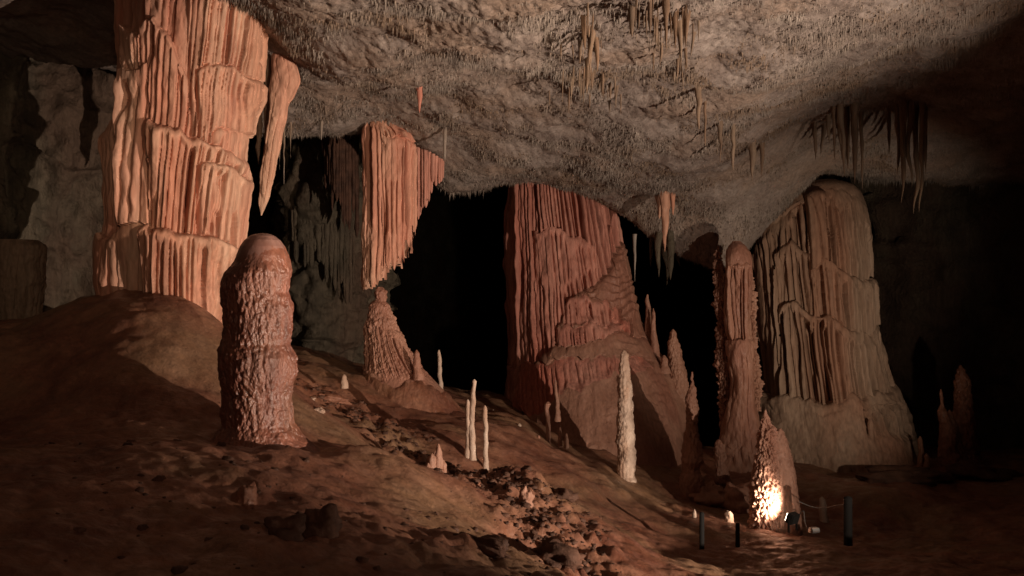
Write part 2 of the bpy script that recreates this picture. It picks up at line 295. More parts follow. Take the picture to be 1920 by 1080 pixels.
# ------------------------------------------------------------------ speleothem bodies
def body(name, L, R, Y, k=.8, nu=200, nv=200, patches=(), noise='flow', amp=1., parent=None, m='pink', fm=None, sm=.02, split=True, depth=None, seed=0, loc=None, front=112, wob=1., cutbot=None, nfade=None, fit=None, var2=1.):
    """body of roughly elliptic section between a left and a right outline (photo pixels at depth Y), with tiers of vertical flutes"""
    L = np.array(L, float); R = np.array(R, float); S_ = Y/F
    y0 = min(L[0, 1], R[0, 1]); y1 = max(L[-1, 1], R[-1, 1])
    py = np.linspace(y0, y1, nv); xl = np.interp(py, L[:, 1], L[:, 0]); xr = np.interp(py, R[:, 1], R[:, 0])
    kn = max(3, int(nv*sm)*2+1); ker = np.hanning(kn+2)[1:-1]; ker /= ker.sum(); pad = kn//2
    cv = lambda a: np.convolve(np.pad(a, pad, mode='reflect', reflect_type='odd'), ker, 'valid')
    xl, xr = cv(xl), cv(xr)
    a = np.maximum((xr-xl)/2, .3); cx = (xl+xr)/2
    B = (a*k if depth is None else np.interp(py, [d[0] for d in depth], [d[1] for d in depth])*a)
    fr = math.radians(front); th = np.r_[np.linspace(-fr, fr, nu), np.linspace(fr, 2*np.pi-fr, 26)[1:-1]]
    TH, PY = np.meshgrid(th, py); A = a[:, None]; CX = cx[:, None]; PX = CX+A*np.sin(TH)
    Xw = (CX-960)*S_+A*S_*np.sin(TH); Yw = Y-B[:, None]*S_*np.cos(TH); Zw = ZC+(540-PY)*S_
    D = np.zeros_like(TH); fid = np.full(TH.shape, -1); aref = float(np.median(a))
    if fit:
        mk_ = (py >= fit[0]) & (py <= fit[1]); fcx = np.polyfit(py[mk_], cx[mk_], 1); fa_ = np.polyfit(py[mk_], a[mk_], 1); aref = float(a[mk_].mean())
    KEEP = np.ones(TH.shape, bool)
    for pi, p in enumerate(patches):
        x0, x1, top, fw = p['x0'], p['x1'], np.array(p['top'], float), p.get('fw', 10)
        rg = np.random.default_rng(seed*100+pi)
        tp = np.interp(PX, top[:, 0], top[:, 1])
        tp = tp+fw*.35*vn(PX/fw*.8, 0, 0, seed+pi)+p.get('wav', 6)*vn(PX/26, 0, 4, seed+pi+9)+.7*p.get('wav', 6)*vn(PX/9, 0, 4, seed+pi+19)
        s = PY-tp; ins = (s >= 0) & (PX >= x0) & (PX <= x1)
        wt_ = 1.
        if 'bot' in p:
            bt = np.array(p['bot'], float); be = np.interp(PX, bt[:, 0], bt[:, 1])+9*vn(PX/22, 0, 7, seed+pi)+5*vn(PX/7, 0, 7, seed+pi)
            ins &= PY <= be; wt_ = 1-ss(PY, be-16, be)
        if fit:
            sx = (PX-(fcx[0]*PY+fcx[1]))/(fa_[0]*PY+fa_[1])
            ql = np.where(np.abs(sx) < .8, np.arcsin(np.clip(sx, -.8, .8)), np.sign(sx)*(math.asin(.8)+(np.abs(sx)-.8)*1.67))
            q_ = aref*np.where(np.abs(TH) < 1.65, ql, TH)
        else: q_ = TH*aref
        q_ = q_+wob*fw*.30*vn(q_/fw*.5, PY/fw*.10, pi, seed+3)
        lim = aref*np.pi+fw*4
        wd = fw*(.55+1.0*rg.random(int(2*lim/fw/.9)+12)); bd = -lim+np.cumsum(wd)
        idx = np.clip(np.searchsorted(bd, q_), 1, len(bd)-1); fr_ = (q_-bd[idx-1])/wd[idx]; fr_ = np.clip(fr_, 0, 1)
        nf = len(wd)+2; am = .55+.75*rg.random(nf); off = rg.normal(0, 1, nf); s0 = fw*2.2*rg.random(nf)*p.get('stag', 1); ex = rg.choice([1.6, 2., 3., 5., 8.], nf); gap = np.where(rg.random(nf) < .16, 1., 0)
        rp = ss(s, s0[idx], s0[idx]+fw*1.6)
        prof = (1-np.abs(2*fr_-1)**ex[idx])
        prof = np.sqrt(np.clip(prof, 0, 1))
        fa = 1.3*p.get('amp', fw*.55)
        var = 1+.45*vn(idx*3.7, PY/fw*.10, pi, seed+5)
        edge = ss(PX, x0-1, x0+p.get('ex', 7))*(1-ss(PX, x1-p.get('ex', 7), x1+1))
        lb = .35+.9*ss(vn(PX/38, .5, pi, seed+40), -.6, .5)
        melt = 1-.75*var2*ss(vn(PX/34+.3*pi, PY/75, pi, seed+41)+.5*vn(PX/14, PY/30, pi, seed+42), .15, .65)
        fa = fa*melt
        dd = p.get('base', 0)+lb*p.get('bulge', fw*.6)*(1-np.exp(-s/(fw*.6)))*(.25+.75*np.exp(-s/p.get('dec', 90)))+p.get('slope', 0)*s
        dd = dd*edge+fa*am[idx]*(prof-1)*rp*var+off[idx]*fa*.30*rp-gap[idx]*fa*1.1*rp*ss(var, .75, 1.05)
        dd = dd+fw*.16*fbm(PX/fw*.9, PY/fw*.35, pi, 3, seed+50)
        # small swellings along each pipe
        dd = dd+fw*.10*vn(idx*1.7, PY/fw*.55, pi, seed+8)*rp
        if p.get('ripple'):
            ph = (PY+9*vn(PX/28, PY/70, 2, seed)+5*vn(PX/9, PY/20, 3, seed))/p.get('rp', 13); sw = 1-(ph % 1.)
            mk = ss(vn(PX/40, PY/50, 4, seed+2)+p.get('rb', 0)-(s/400), -.35, .35)
            dd = dd+p['ripple']*(np.minimum(sw, (1-sw)*5)-.4)*mk+.5*p['ripple']*(prof-.6)*mk*ss(sw, .1, .5)
        D = np.where(ins, dd*wt_+D*(1-wt_), D)
        if cutbot:
            cb = np.array(cutbot, float); mid_ = (bd[idx-1]+wd[idx]*.5)/aref; bi = np.interp(np.interp(TH, [-9, 9], [-9, 9])*0+CX+A*np.sin(mid_), cb[:, 0], cb[:, 1])-p.get('rag', 16)*rg.random(nf)[idx]**1.4
            KEEP &= np.abs(2*fr_-1) <= np.clip((bi-PY)/16, -1, 1.01)**.7 if False else np.abs(2*fr_-1) <= np.clip((bi-PY)/16, -1, 1.01)
        if p.get('amp', fw*.55) > 0: fid = np.where(ins & (s > s0[idx]*.5), pi*1000+idx, fid)
        else: fid = np.where(ins, -2-pi if p.get('name') else -1, fid)
    if noise == 'flow':
        D = D+amp*(2.2*fbm(Xw*2.2, Yw*2.2, Zw*1.0, 3, seed+60)+.7*fbm(Xw*11, Yw*11, Zw*4, 3, seed+61))
    elif noise == 'knob':
        zz = Zw+.035*vn(Xw*8, Yw*8, Zw*5, seed)
        drip = cell(Xw*23, Yw*23, zz*11, seed+61); sc = (zz*5.5+.8*vn(Xw*7, Yw*7, zz*2, seed+4)) % 1.0
        fade = .12+.88*ss(PY+14*vn(TH*1.5, 0, 0, seed), y0, y0+55) if nu > 400 else 1.
        if nfade: fade = fade*(1-.93*ss(PY+12*vn(PX/15, PY/15, 0, 3), *nfade))
        D = D+fade*amp*(3.5*fbm(Xw*3, Yw*3, Zw*3, 3, seed+60)+7.5*(.5-drip)+3.5*(.5-cell(Xw*42, Yw*42, zz*24, seed+62))+3.5*(sc-.5)*ss(vn(Xw*4, Yw*4, zz*4, seed+6), -.3, .3)+1.5*fbm(Xw*45, Yw*45, Zw*30, 2, seed+63))
    elif noise == 'pop':
        D = D+amp*(2.2*fbm(Xw*4, Yw*4, Zw*5, 3, seed+60)+3*(.5-cell(Xw*22, Yw*22, Zw*16, seed+61)))
    tipf = ss(A/aref, .02, .45) if True else 1
    D = D*np.clip(tipf, .08, 1)*S_
    nx, ny = np.sin(TH), -np.cos(TH)
    P = np.stack([Xw+nx*D, Yw+ny*D, Zw+np.zeros_like(D)], -1)
    nc = len(th); N = grid_normals(P, True)
    # orient the normals outward
    outw = (N[..., 0]*nx+N[..., 1]*ny).mean()
    flip = outw < 0
    if flip: N = -N
    q = grid_quads(nv, nc, True)
    rr = q[:, 0]//nc; cc = q[:, 0] % nc
    V = P.reshape(-1, 3); Nn = N.reshape(-1, 3)
    base = np.array(parent.location) if parent else np.zeros(3)
    V = V-base
    v0, v1, v3 = V[q[len(q)//2, 0]], V[q[len(q)//2, 1]], V[q[len(q)//2, 3]]
    fidq = fid.reshape(-1)[q[:, 2]]
    if cutbot: kq = KEEP.reshape(-1)[q[:, 2]]; q = q[kq]; rr = rr[kq]; cc = cc[kq]; fidq = fidq[kq]
    if (np.cross(v1-v0, v3-v0)*Nn[q[len(q)//2, 0]]).sum() < 0: q = q[:, ::-1]
    def sub(nm, mask, mm):
        qq = q[mask]
        if len(qq) == 0: return None
        us, inv = np.unique(qq, return_inverse=True); qi = inv.reshape(qq.shape); lab = np.arange(len(us))
        for _ in range(400):
            m_ = lab[qi].min(1); l2 = lab.copy(); np.minimum.at(l2, qi.ravel(), np.repeat(m_, 4)); l2 = l2[l2]; l2 = l2[l2]
            if (l2 == lab).all(): break
            lab = l2
        ql_ = lab[qi[:, 0]]; cs, cn = np.unique(ql_, return_counts=True); res = None
        for c_ in cs[np.argsort(-cn)]:
            mk = ql_ == c_
            if res is not None and mk.sum() < 5: continue
            u2, i2 = np.unique(qq[mk], return_inverse=True)
            o_ = mesh_np(nm if (res is None or nm in ('flute', 'apron')) else 'flowstone_patch', V[u2], i2.reshape(-1, 4), mm, parent, Nn[u2])
            if res is None: res = o_
        return res
    parts = []
    ids, cnt = np.unique(fidq, return_counts=True)
    if not split:
        parts.append(sub(name, np.ones(len(q), bool), M[m])); caps(parts[0], P, base, M[m]); return parts
    front_q = (cc < nu-1)
    cand = [(c, i) for i, c in zip(ids, cnt) if i >= 0]
    cand.sort(reverse=True)
    good = [i for c, i in cand if c > 60][:270]
    gs = np.isin(fidq, good)
    for i in good: parts.append(sub('flute', fidq == i, M[fm or m]))
    left = ~gs
    for pi, p in enumerate(patches):
        if p.get('name'):
            mk = fidq == -2-pi
            parts.append(sub(p['name'], mk, M[p.get('m', m)])); left &= ~mk
    b = sub(name, left, M[m])
    return [b]+parts
def caps(o, P, base, m): pass

def stal(name, pts, Y, label, cat, m='white', noise='pop', amp=.35, k=1., nu=48, nv=90, group=None, seed=0, floor=True, flip=False):
    """free-standing or hanging dripstone given as (px, py, half width) along its axis"""
    pts = sorted(pts, key=lambda p: p[1])
    if not flip and noise == 'pop':
        b_ = pts[-1]; pts[-1] = (b_[0], b_[1]-12, b_[2]*1.05); pts += [(b_[0], b_[1], b_[2]*1.3)]
    ys_ = np.linspace(pts[0][1], pts[-1][1], 40); fx_ = np.interp(ys_, [p[1] for p in pts], [p[0] for p in pts]); fr_ = np.interp(ys_, [p[1] for p in pts], [p[2] for p in pts])
    wv = vn(ys_/16, seed*1.3, 0, 12); wv2 = vn(ys_/9, seed*2.3, 0, 13)
    tt = ss(ys_, pts[0][1], pts[0][1]+12)
    pts = [(float(a_+.4*c_*min(b2, 3.5)*t_), float(y_), float(b2*(1+.11*d_*t_))) for y_, a_, b2, c_, d_, t_ in zip(ys_, fx_, fr_, wv, wv2, tt)]
    L = [(p[0]-p[2], p[1]) for p in pts]; R = [(p[0]+p[2], p[1]) for p in pts]
    o = body(name, L, R, Y, k, nu, nv, (), noise, amp, None, m, split=False, seed=seed, sm=.012)[0]
    # origin at its base
    i = 0 if flip else -1
    b = at(pts[i][0], pts[i][1], Y)
    me = o.data; co = np.empty(len(me.vertices)*3, np.float32); me.vertices.foreach_get('co', co)
    co = co.reshape(-1, 3)-np.array(b, np.float32); me.vertices.foreach_set('co', co.ravel()); me.update(); o.location = b
    return tag(o, label, cat, group)

# --- big left column
t = empty('fluted_column', at(300,575,11), 'massive orange fluted column at the left reaching from mound to ceiling', 'column')
body('shaft', [(205,-190),(207,0),(212,205),(196,235),(180,265),(178,620)], [(490,-190),(482,-20),(489,42),(481,100),(479,185),(461,230),(453,290),(457,330),(449,400),(439,470),(424,520),(402,575),(398,620)],
 11, .75, 460, 420, [
 dict(x0=0,x1=330,top=[(0,-190),(900,-190)],fw=15,amp=8,bulge=0,base=-14,ex=60),
 dict(x0=310,x1=900,top=[(0,-190),(900,-190)],fw=14,amp=3.0,bulge=0),
 dict(x0=255,x1=335,top=[(250,60),(300,85),(340,60)],fw=17,amp=9,bulge=6,base=5,stag=2),
 dict(x0=0,x1=262,top=[(200,214),(262,218)],fw=11,amp=8,bulge=8,base=-24,ex=2),
 dict(x0=300,x1=400,top=[(300,70),(330,62),(355,100),(385,170)],fw=8.5,amp=9,bulge=14,dec=120),
 dict(x0=385,x1=900,top=[(385,10),(440,8),(470,22),(497,48)],fw=8,amp=8,bulge=16,dec=120,base=5),
 dict(x0=395,x1=900,top=[(385,160),(405,146),(440,138),(490,150)],fw=7,amp=7,bulge=15,base=3),
 dict(x0=415,x1=900,top=[(415,262),(430,250),(460,255)],fw=8,amp=7,bulge=10,base=2),
 dict(x0=312,x1=900,top=[(312,238),(335,252),(380,268),(430,285),(467,300)],fw=9,amp=12,bulge=24,base=2),
 dict(x0=392,x1=900,top=[(392,326),(405,312),(425,310),(445,322),(465,336)],fw=7.5,amp=8,bulge=15,base=8),
 dict(x0=256,x1=318,top=[(250,150),(320,150)],fw=16,amp=12,bulge=2,base=8,ex=4),
 dict(x0=0,x1=318,top=[(170,440),(225,445),(262,428),(318,430)],fw=18,amp=8,bulge=6,base=-8,stag=2),
 dict(x0=300,x1=900,top=[(295,428),(340,430),(380,436),(420,455),(448,468)],fw=9,amp=11,bulge=30,base=5),
 ], parent=t, m='orange', seed=1, amp=.8, var2=.65, wob=.45, fit=(-100,560), sm=.012)

# --- stump column at the left edge
t = empty('stub_column', at(35,655,12), 'short broad brown column stub at the left picture edge', 'column')
body('shaft', [(-20,452),(-24,500),(-30,680)], [(70,450),(82,460),(80,520),(70,600),(66,680)], 12, .8, 160, 120,
 [dict(x0=-90,x1=200,top=[(-90,452),(200,452)],fw=11,amp=2.5,bulge=3)], parent=t, m='brown', noise='pop', seed=2)

# --- knobby wet stalagmite
t = empty('stalagmite', at(482,850,8), 'tall thick reddish knobby wet stalagmite with smooth pale rounded top', 'stalagmite')
Lo = [(493,437),(470,441),(455,452),(446,475),(440,492),(422,512),(413,540),(420,590),(421,630),(411,655),(413,700),(420,740),(418,775),(420,795),(402,820),(372,850),(330,930)]
Ro = [(493,437),(515,442),(532,458),(541,480),(546,510),(540,548),(549,575),(547,625),(541,645),(553,668),(555,700),(546,740),(550,765),(552,795),(568,820),(600,850),(650,930)]
def cut(L, a, b):
    L = np.array(L, float); ys = [y for y in L[:, 1] if a < y < b]; ys = [a]+ys+[b]
    return [(float(np.interp(y, L[:, 1], L[:, 0])), y) for y in ys]
body('shaft', cut(Lo, 462, 930), cut(Ro, 462, 930), 8, 1, 460, 460, (), 'knob', .6, t, 'wet', split=True, seed=3, sm=.008)
body('cap', [(493,437),(480,438.5),(470,442),(460,450),(452,462),(447,475),(443,492),(441,508)], [(494,437),(507,438.5),(517,443),(527,451),(535,463),(541,480),(543,495),(543,508)], 8, 1, 160, 120, (), 'flow', .9, t, 'cap', split=True, seed=4, sm=.004)

# --- middle column with apron
t = empty('fluted_column', at(1110,900,17.6), 'wide pink fluted column in the middle with a smooth cone at its right foot', 'column')
body('shaft', [(960,318),(955,345),(950,420),(950,560),(955,640),(952,720),(940,760),(920,820),(890,960)],
 [(1135,318),(1142,360),(1152,400),(1158,440),(1166,480),(1178,540),(1196,600),(1222,655),(1250,690),(1272,740),(1284,800),(1292,860),(1310,960)],
 17.6, .75, 560, 460, [
 dict(x0=0,x1=2000,top=[(900,300),(1300,300)],fw=7.5,amp=11,bulge=0,stag=2),
 dict(x0=1000,x1=1110,top=[(1000,440),(1030,432),(1060,446),(1110,470)],bot=[(1000,560),(1110,520)],fw=8,amp=5,bulge=7,dec=40),
 dict(x0=1040,x1=2000,name='apron',m='apron',top=[(1040,602),(1060,570),(1095,540),(1130,515),(1145,485),(1160,455),(1170,440)],fw=9,amp=0,bulge=8,base=0,dec=200,slope=.03,ex=3,ripple=4.5,rp=15,rb=.25),
 dict(x0=1052,x1=1150,top=[(1052,572),(1085,553),(1110,562),(1150,570)],bot=[(1050,612),(1150,612)],fw=7,amp=5,bulge=8,base=4,dec=40),
 dict(x0=1036,x1=1170,top=[(1036,612),(1060,602),(1110,604),(1170,600)],bot=[(1030,650),(1170,650)],fw=7,amp=5,bulge=9,base=6,dec=40),
 dict(x0=985,x1=2000,name='apron',m='apron',top=[(985,700),(1000,670),(1015,650),(1060,640),(1110,632),(1150,620),(1230,650),(1300,740)],fw=9,amp=0,bulge=8,base=3,dec=400,slope=.02,ex=40,ripple=2.2,rp=15,rb=-.1),
 dict(x0=940,x1=1200,top=[(940,690),(955,682),(1000,674),(1060,664),(1130,652),(1200,662)],bot=[(905,780),(960,765),(1010,745),(1060,715),(1130,690),(1200,680)],fw=7,amp=5.5,bulge=3,base=5,dec=60,ex=30),
 ], parent=t, m='pink', seed=5, amp=.9, var2=.7, fit=(330,620), depth=[(318,.62),(480,.75),(640,1.0),(760,1.3),(960,1.85)])

# --- slender rough column
t = empty('slender_column', at(1385,880,16), 'slender pinkish column with ragged sides left of the wide tan pillar', 'column')
body('shaft', [(1372,452),(1362,461),(1357,476),(1357,500),(1362,560),(1366,620),(1368,720),(1362,790),(1350,850),(1335,900)],
 [(1388,452),(1400,461),(1408,476),(1411,495),(1408,560),(1410,620),(1414,700),(1412,760),(1424,810),(1434,850),(1450,900)], 15.8, .9, 200, 300, [
 dict(x0=1360,x1=1406,top=[(1360,500),(1385,488),(1406,498)],bot=[(1360,645),(1406,645)],fw=7,amp=4.5,bulge=3,base=1),
 dict(x0=1300,x1=1500,top=[(1300,646),(1385,636),(1500,646)],fw=12,amp=1.5,bulge=7,dec=60,base=1),
 dict(x0=1300,x1=1500,top=[(1300,838),(1385,832),(1500,838)],bot=[(1300,866),(1500,866)],fw=7,amp=4,bulge=5,dec=60,base=1)],
 noise='flow', parent=t, m='apron', fm='apron', seed=6, amp=2.2)
body('ragged_side', [(1342,462),(1336,500),(1342,560),(1346,620),(1342,700),(1350,760),(1348,830)], [(1350,462),(1358,500),(1372,560),(1374,620),(1376,700),(1378,760),(1380,830)], 16.05, .8, 120, 240, (), 'knob', 1.2, t, 'apron', split=True, seed=7)
body('ragged_side', [(1390,490),(1392,560),(1396,620),(1396,700),(1398,770)], [(1404,490),(1416,560),(1420,620),(1422,700),(1425,770)], 16.05, .8, 120, 240, (), 'knob', 1.2, t, 'apron', split=True, seed=8)

# --- wide tan pillar on the right
t = empty('wide_pillar', at(1560,880,18), 'wide tan pillar with rounded top and fine flutes right of the centre', 'column')
body('shaft', [(1540,336),(1508,341),(1482,352),(1456,368),(1436,390),(1421,418),(1412,448),(1408,480),(1412,560),(1420,640),(1428,720),(1430,760),(1420,840),(1400,960)],
 [(1566,336),(1594,341),(1612,356),(1624,385),(1630,420),(1634,480),(1636,560),(1640,640),(1652,690),(1668,725),(1688,770),(1698,820),(1712,870),(1730,960)],
 18, .62, 560, 440, [
 dict(x0=0,x1=3000,top=[(1400,395),(1440,400),(1480,375),(1510,366),(1560,352),(1600,372),(1640,400)],fw=7,amp=9,bulge=2,stag=4),
 dict(x0=1300,x1=1512,top=[(1400,455),(1430,420),(1460,404),(1490,392),(1512,385)],fw=11,amp=14,bulge=4,base=-11,ex=3),
 dict(x0=1496,x1=1535,top=[(1496,375),(1512,362),(1535,366)],fw=11,amp=6,bulge=8,base=8),
 dict(x0=1440,x1=1500,top=[(1440,470),(1465,452),(1500,480)],fw=10,amp=9,bulge=11,base=-10),
 dict(x0=1500,x1=3000,top=[(1500,505),(1525,488),(1560,508),(1600,528),(1640,520)],fw=6.8,amp=9,wav=3,bulge=7,base=2,dec=60),
 dict(x0=1446,x1=3000,top=[(1446,575),(1470,562),(1500,590),(1530,590),(1570,618),(1610,622),(1650,600)],fw=7.2,amp=11,wav=3,bulge=9,base=3,dec=70,stag=1.6),
 dict(x0=1300,x1=3000,name='apron',m='tan',top=[(1400,715),(1440,738),(1480,742),(1520,752),(1560,735),(1620,728),(1700,716)],fw=9,amp=0,bulge=8,base=6,dec=500,slope=.02,ripple=2,rp=19),
 dict(x0=1575,x1=1665,top=[(1575,752),(1620,742),(1665,750)],bot=[(1575,800),(1665,815)],fw=6.5,amp=7,bulge=1,base=6),
 ], parent=t, m='tan', seed=9, amp=.7, var2=.3, fit=(420,720), depth=[(338,.5),(600,.62),(740,.75),(860,1.05),(960,1.2)])

# --- hanging draperies
def tube(name, x, y, z0, z1, r0, r1, m, parent, seed, sides=12, rings=26, tip=.12, wig=.2, rn=1.):
    v = np.linspace(0, 1, rings)[:, None]; a = np.linspace(0, 2*np.pi, sides, endpoint=False)[None]
    z = z0+(z1-z0)*v
    rad = (r0+(r1-r0)*v)*np.clip((1-v)/tip, .02, 1)**.6
    rad = rad*(1+rn*(.28*vn(z*4, seed*3.1, a*0, 5)+.12*vn(z*14, seed*1.7, a*0, 6)))
    cxn = wig*r0*vn(z*2.2, seed*2.3, 0, 7); cyn = wig*r0*vn(z*2.2, seed*2.9, 0, 8)
    rad = rad*(1+rn*.15*vn(np.cos(a)*2+seed, np.sin(a)*2, z*6, 9))
    P = np.stack([x+cxn+rad*np.cos(a), y+cyn+rad*np.sin(a), z+0*a], -1)
    if parent: P = P-np.array(parent.location)
    return mesh_np(name, P.reshape(-1, 3), grid_quads(rings, sides, True)[:, ::(-1 if z1 < z0 else 1)], m, parent)
def drapery(t, tops, bots, Y, fw, m, seed, arc=.25, rows=2, ragged=14, yoff=None, wscale=1.):
    rg = np.random.default_rng(seed); tops = np.array(tops, float); bots = np.array(bots, float)
    x0, x1 = tops[0, 0], tops[-1, 0]; S_ = Y/F
    for r in range(rows):
        px = x0+fw*.3
        while px < x1:
            wpx = fw*(.55+.9*rg.random()); f = (px-x0)/(x1-x0)
            yt = np.interp(px, tops[:, 0], tops[:, 1]); yb = np.interp(px, bots[:, 0], bots[:, 1])-ragged*(.2+rg.random()**1.5)*(1 if r == 0 else 2.5)
            yy = Y-arc*math.sin(math.pi*f)+r*.09+rg.normal(0, .012)+(yoff or 0)*f
            p0 = at(px, yt, Y); p1 = at(px, max(yb, yt+12), Y)
            tube('flute', p0.x, yy, p0.z+.04, p1.z, wpx*.66*S_*wscale, wpx*.5*S_*wscale, M[m], t, rg.random()*99, sides=14, rings=40, tip=.07)
            px += wpx*.82
t = empty('hanging_drapery', at(725,240,14.5), 'orange pink fluted drapery hanging above the small cone with a ragged lower end', 'stalactite')
body('drape', [(690,228),(682,240),(680,262),(679,400),(678,552)], [(740,228),(770,250),(778,270),(778,330),(779,400),(779,552)], 14.5, .62, 420, 260, [
 dict(x0=600,x1=900,top=[(600,225),(900,225)],fw=9,amp=9,bulge=0,rag=18),
 dict(x0=720,x1=900,top=[(720,262),(750,256),(790,268)],fw=8,amp=8,bulge=6,base=-4,rag=18)],
 'flow', 1.2, t, 'orange', split=True, seed=13, cutbot=[(670,556),(700,552),(716,545),(722,528),(745,515),(762,504),(772,480),(786,420)])
t = empty('hanging_drapery', at(800,300,15.4), 'short brown pink drapery hanging just right of the long fluted drapery', 'stalactite')
drapery(t, [(778,275),(800,288),(830,305)], [(778,440),(790,410),(800,400),(812,360),(830,345)], 15.3, 5, 'pink', 14, arc=.1, ragged=18)

# --- drapes on the back wall, dim
t = empty('wall_drapery', at(610,330,19.3), 'dim reddish drapery hanging on back wall between left column and knobby stalagmite', 'stalactite')
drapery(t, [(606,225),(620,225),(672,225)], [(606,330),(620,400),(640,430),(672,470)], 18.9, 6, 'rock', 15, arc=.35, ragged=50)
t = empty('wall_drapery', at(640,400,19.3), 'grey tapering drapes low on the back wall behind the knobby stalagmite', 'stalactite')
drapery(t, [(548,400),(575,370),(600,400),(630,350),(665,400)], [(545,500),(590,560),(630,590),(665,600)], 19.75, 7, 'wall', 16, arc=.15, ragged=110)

# --- big stalactite beside the left column
t = empty('stalactite', at(530,115,12), 'long orange pointed stalactite with flared top right of the big left column', 'stalactite')
body('shaft', [(508,92),(508,130),(505,180),(498,250),(489,320),(486,380),(489,404)], [(550,92),(562,140),(562,158),(545,190),(529,250),(515,320),(501,375),(491,404)], 12, .7, 150, 220,
 [dict(x0=400,x1=700,top=[(480,100),(600,100)],fw=9,amp=3,bulge=0)], parent=t, m='orange', seed=17, amp=1.1)
t2 = [(486,95,310,7,'thin brown stalactite hugging the right edge of the big left column'),(500,100,290,6,'thin brown stalactite second from the big left column'),(478,150,255,5,'shortest brown stalactite against the big left column')]
for i, (px, y0, y1, r, lb) in enumerate(t2):
    stal('stalactite', [(px,y0,r+2),(px,(y0+y1)/2,r),(px-1,y1-20,r*.5),(px-1,y1,.5)], 12.1, lb, 'stalactite', 'brown', 'pop', .6, seed=20+i, flip=True)

# --- individual stalactites over the ceiling
hang = [
 (786,165,212,5,13,'pink','single short red stalactite alone on the ceiling above the long drapery'),
 (834,240,300,2.2,14.2,'straw','thin pale straw hanging right of the short drapery'),
 (1246,365,472,8,15.2,'orange','pinkish pointed stalactite hanging below the ceiling lobe between the middle and slender columns'),
 (1236,368,410,5,15.3,'orange','short pink stalactite on the left of the pointed one under the ceiling lobe'),
 (1262,366,404,4,15.3,'orange','short pink stalactite on the right of the pointed one under the ceiling lobe'),
 (1190,455,528,2.2,16.3,'straw','thin grey straw hanging in the dark gap right of the middle column'),
 (532,225,345,2.5,14,'straw','long thin grey straw hanging right of the pointed orange stalactite'),
 (545,235,300,2.5,14.2,'straw','thin grey straw second right of the pointed orange stalactite'),
 (524,250,320,2.2,14,'straw','thin grey straw directly behind the pointed orange stalactite'),
 (602,232,262,2,15.4,'straw','tiny straw on the ceiling edge above the dark back wall'),
 (1310,170,268,8,12.6,'brown','tan stalactite on the ceiling fold right of the ceiling middle'),
 (1322,195,300,5,12.8,'brown','slim tan stalactite low on the ceiling fold'),
 (1350,232,330,9,13.6,'brown','grey brown stalactite beside a dark cleft in the right ceiling'),
 (1374,240,348,7,13.6,'brown','slim brown stalactite right of the dark ceiling cleft'),
 (1410,270,362,8,14.2,'brown','brown stalactite above the left shoulder of the wide pillar'),
 (1428,275,350,6,14.3,'brown','short brown stalactite above the left shoulder of the wide pillar')]
for i, (px, y0, y1, r, Y, m, lb) in enumerate(hang):
    Y = ceil_Y(px, y0-4, Y)
    if i >= 10: r *= .6; y1 = y0+(y1-y0)*.75
    stal('stalactite', [(px,y0-16,r*1.7),(px,y0,r*1.25),(px+r*.2,(y0+y1)/2,r*.8),(px,y1-(y1-y0)*.15,r*.4),(px+.5,y1,.4)], Y, lb, 'stalactite', m, 'flow', .7, seed=30+i, flip=True)
# clusters of brown curtains high on the ceiling
def cluster(label, spec, Y, m, seed, dy=.25):
    t = empty('stalactite_cluster', at(spec[0][0], spec[0][1], Y), label, 'stalactites'); rg = np.random.default_rng(seed)
    n0 = len(spec)
    if Y < 12:      # thin stringers between the named ones
        spec = spec+[(p[0]+rg.normal(0, 14), p[1]+rg.uniform(-25, 25), p[1]+rg.uniform(25, 75), rg.uniform(2, 4)) for p in spec for _ in range(3)]
    for k_, (px, y0, y1, r) in enumerate(spec):
        if Y > 12 and Y < 19: r *= .8
        if Y < 12: y1 = y0+(y1-y0)*.72
        y1 = max(y1, y0+20); Yc = ceil_Y(px, y0, Y); S_ = Yc/F; a, b = at(px, y0, Yc), at(px, y1, Yc)
        tube('stalactite', a.x, Yc, a.z+.10, b.z, r*S_*(1.0 if k_ < n0 else .8), r*S_*.3, M[m], t, rg.random()*99, 12, 26, .25, .7)
cluster('brown stalactite cluster hanging at the upper middle of the ceiling', [(1098,28,120,9),(1108,60,150,7),(1090,70,140,6),(1118,70,160,6),(1102,110,205,7),(1112,130,190,5),(1094,150,215,4),(1072,150,190,5),(1062,165,200,4),(1130,140,195,5),(1145,155,200,5),(1155,165,205,4)], 9.6, 'brown', 1)
cluster('wide brown stalactite cluster hanging at the top right of the ceiling', [(1188,10,95,8),(1200,20,70,5),(1218,0,90,6),(1235,40,100,7),(1250,0,130,8),(1262,30,120,7),(1275,40,145,8),(1288,20,110,7),(1298,60,125,5),(1240,80,130,5),(1270,110,165,5),(1285,90,150,4)], 9.2, 'brown', 2)
cluster('reddish curtains hanging above the wide pillar', [(1565,200,300,8),(1580,195,330,9),(1592,200,318,8),(1604,195,345,9),(1615,210,355,6),(1555,215,270,6),(1575,230,300,7),(1530,230,300,7),(1542,235,290,6)], 15.6, 'brown', 3)
cluster('long dim brown stalactites right of the wide pillar', [(1682,190,330,8),(1693,185,380,9),(1705,190,350,9),(1716,195,400,9),(1726,190,398,8),(1735,200,330,6),(1670,200,290,6)], 15.8, 'brown', 4)
cluster('grey stalactites faint in the dark gap behind the ceiling lobe', [(1235,440,520,7),(1248,445,535,8),(1262,440,525,9),(1275,440,500,8),(1288,450,490,6),(1222,450,500,5)], 19.5, 'wall', 5)

